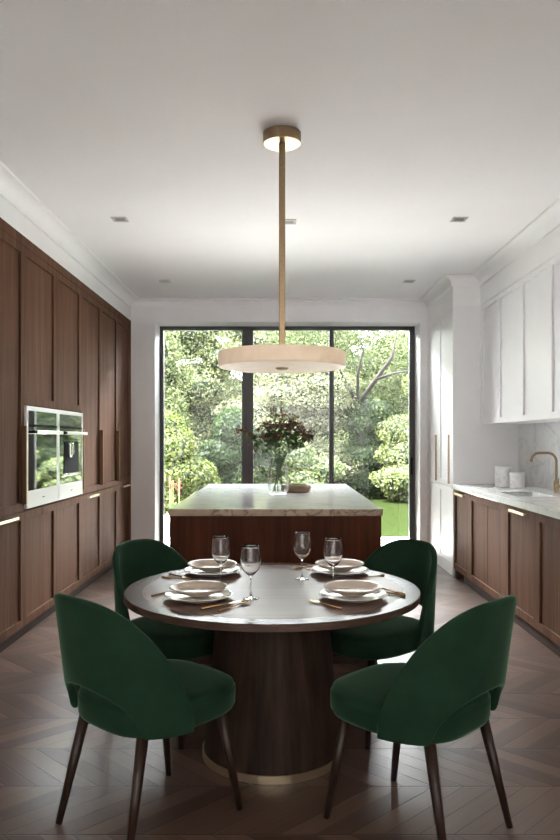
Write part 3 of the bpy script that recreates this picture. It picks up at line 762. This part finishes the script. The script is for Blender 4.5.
# background trees
bk = [(-2.9, 15.6, 1.5, 5.0, L_pale+L_yel[1:], 'pale leafy tree rising behind the yellow bush to the top of the left pane'), (3.9, 20.4, 2.2, 6.0, L_mid+L_pale, 'leafy tree rising behind the pale hedge to the top of the right pane'), (-4.2, 17.5, 2.2, 5.2, L_pale, 'pale leafy tree at the far left of the garden'), (-2.0, 19.0, 2.3, 5.6, L_pale+L_yel[:1], 'tall pale tree behind the yellow bush'), (.2, 18.2, 2.0, 3.9, L_pink+L_pale, 'rosy pale tree behind the flower vase'),
      (1.5, 21.5, 2.6, 6.2, L_mid+L_pale, 'tall mid green tree behind the spreading tree'), (6.6, 20.6, 2.4, 6.0, L_pale+L_mid[:1], 'tall green tree at the far right of the garden'), (-.9, 22.5, 3.2, 6.8, L_pale, 'tallest pale tree at the back, left of the lamp disc'), (-5.6, 22, 3, 6.6, L_mid+L_pale, 'green tree far back beyond the left pane'), (3.4, 24.5, 3, 7, L_mid+L_pale, 'green tree far back beyond the right pane')]
for i, (x, y, rx, h, mt_, lb) in enumerate(bk):
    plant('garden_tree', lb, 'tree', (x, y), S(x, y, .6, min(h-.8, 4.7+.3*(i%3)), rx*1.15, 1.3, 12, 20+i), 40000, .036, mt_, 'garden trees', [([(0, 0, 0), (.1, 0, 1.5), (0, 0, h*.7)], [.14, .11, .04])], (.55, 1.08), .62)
# low planting, red flowers and stones at the left bed
plant('ground_shrub', 'low loose shrub in front of the yellow bush at the left of the terrace', 'shrub', (-1.45, 11.3), S(-1.45, 11.3, .05, .5, .45, .3, 4, 31), 1500, .035, L_yel+L_mid[:1], 'low shrubs in the left bed')
plant('ground_shrub', 'low pale shrub in front of the dark bush', 'shrub', (-.75, 12.3), S(-.75, 12.3, .05, .5, .7, .35, 4, 32), 2200, .04, L_pale+L_mid[:1], 'low shrubs in the left bed')
plant('ground_shrub', 'low shrub at the foot of the mid green bush behind the vase', 'shrub', (.45, 13.5), S(.45, 13.5, .05, .55, .8, .35, 4, 33), 2200, .04, L_mid+L_yel[:1], 'low shrubs in the left bed')
t = thing('red_flowers', 'clump of pinkish red flower spikes before the yellow bush', 'flowers', (-1.70, 11.5, -.05))
b = nb(); b2 = nb()
for i in range(7):
    x, y, h = random.uniform(-.09, .09), random.uniform(-.08, .08), random.uniform(.75, .95)
    tube(b2, [(x, y, 0), (x, y, h)], .005, 5)
    for k in range(16): petal(b, Vector((x+random.gauss(0, .014), y+random.gauss(0, .014), h-random.random()*.2)), .022)
obj('petals', b, leafmat('red_petals', (.12, .03, .03), (.16, .06, .05), .3), t); obj('stems', b2, M['leg'] if False else plain('flower_stem', (.1, .2, .05), .7), t)
for i, (x, y, r_, lb) in enumerate([(-1.62, 11.02, .20, 'largest pale rounded stone at the left end of the garden bed'), (-1.22, 11.0, .12, 'small pale stone right of the largest stone'), (-2.12, 11.3, .2, 'pale stone half hidden by the door frame at the left')]):
    b = nb(); bmesh.ops.create_icosphere(b, subdivisions=3, radius=1); r0 = random.Random(i)
    k1, k2 = r0.uniform(2, 4), r0.uniform(2, 4)
    for v in b.verts:
        f = 1+.12*math.sin(k1*v.co.x+2*v.co.y)+.1*math.sin(k2*v.co.y*2+v.co.z*3)
        v.co = Vector((v.co.x*r_*1.2*f, v.co.y*r_*f, v.co.z*r_*f*1.1))
    tag(obj('garden_stone', b, plain(f'pale_stone_{i}', (.62, .58, .50), .9, noise=.2, scale=8), smooth=True, loc=(x, y, r_*.8-.05)), lb, 'stone', 'pale stones in the garden bed')
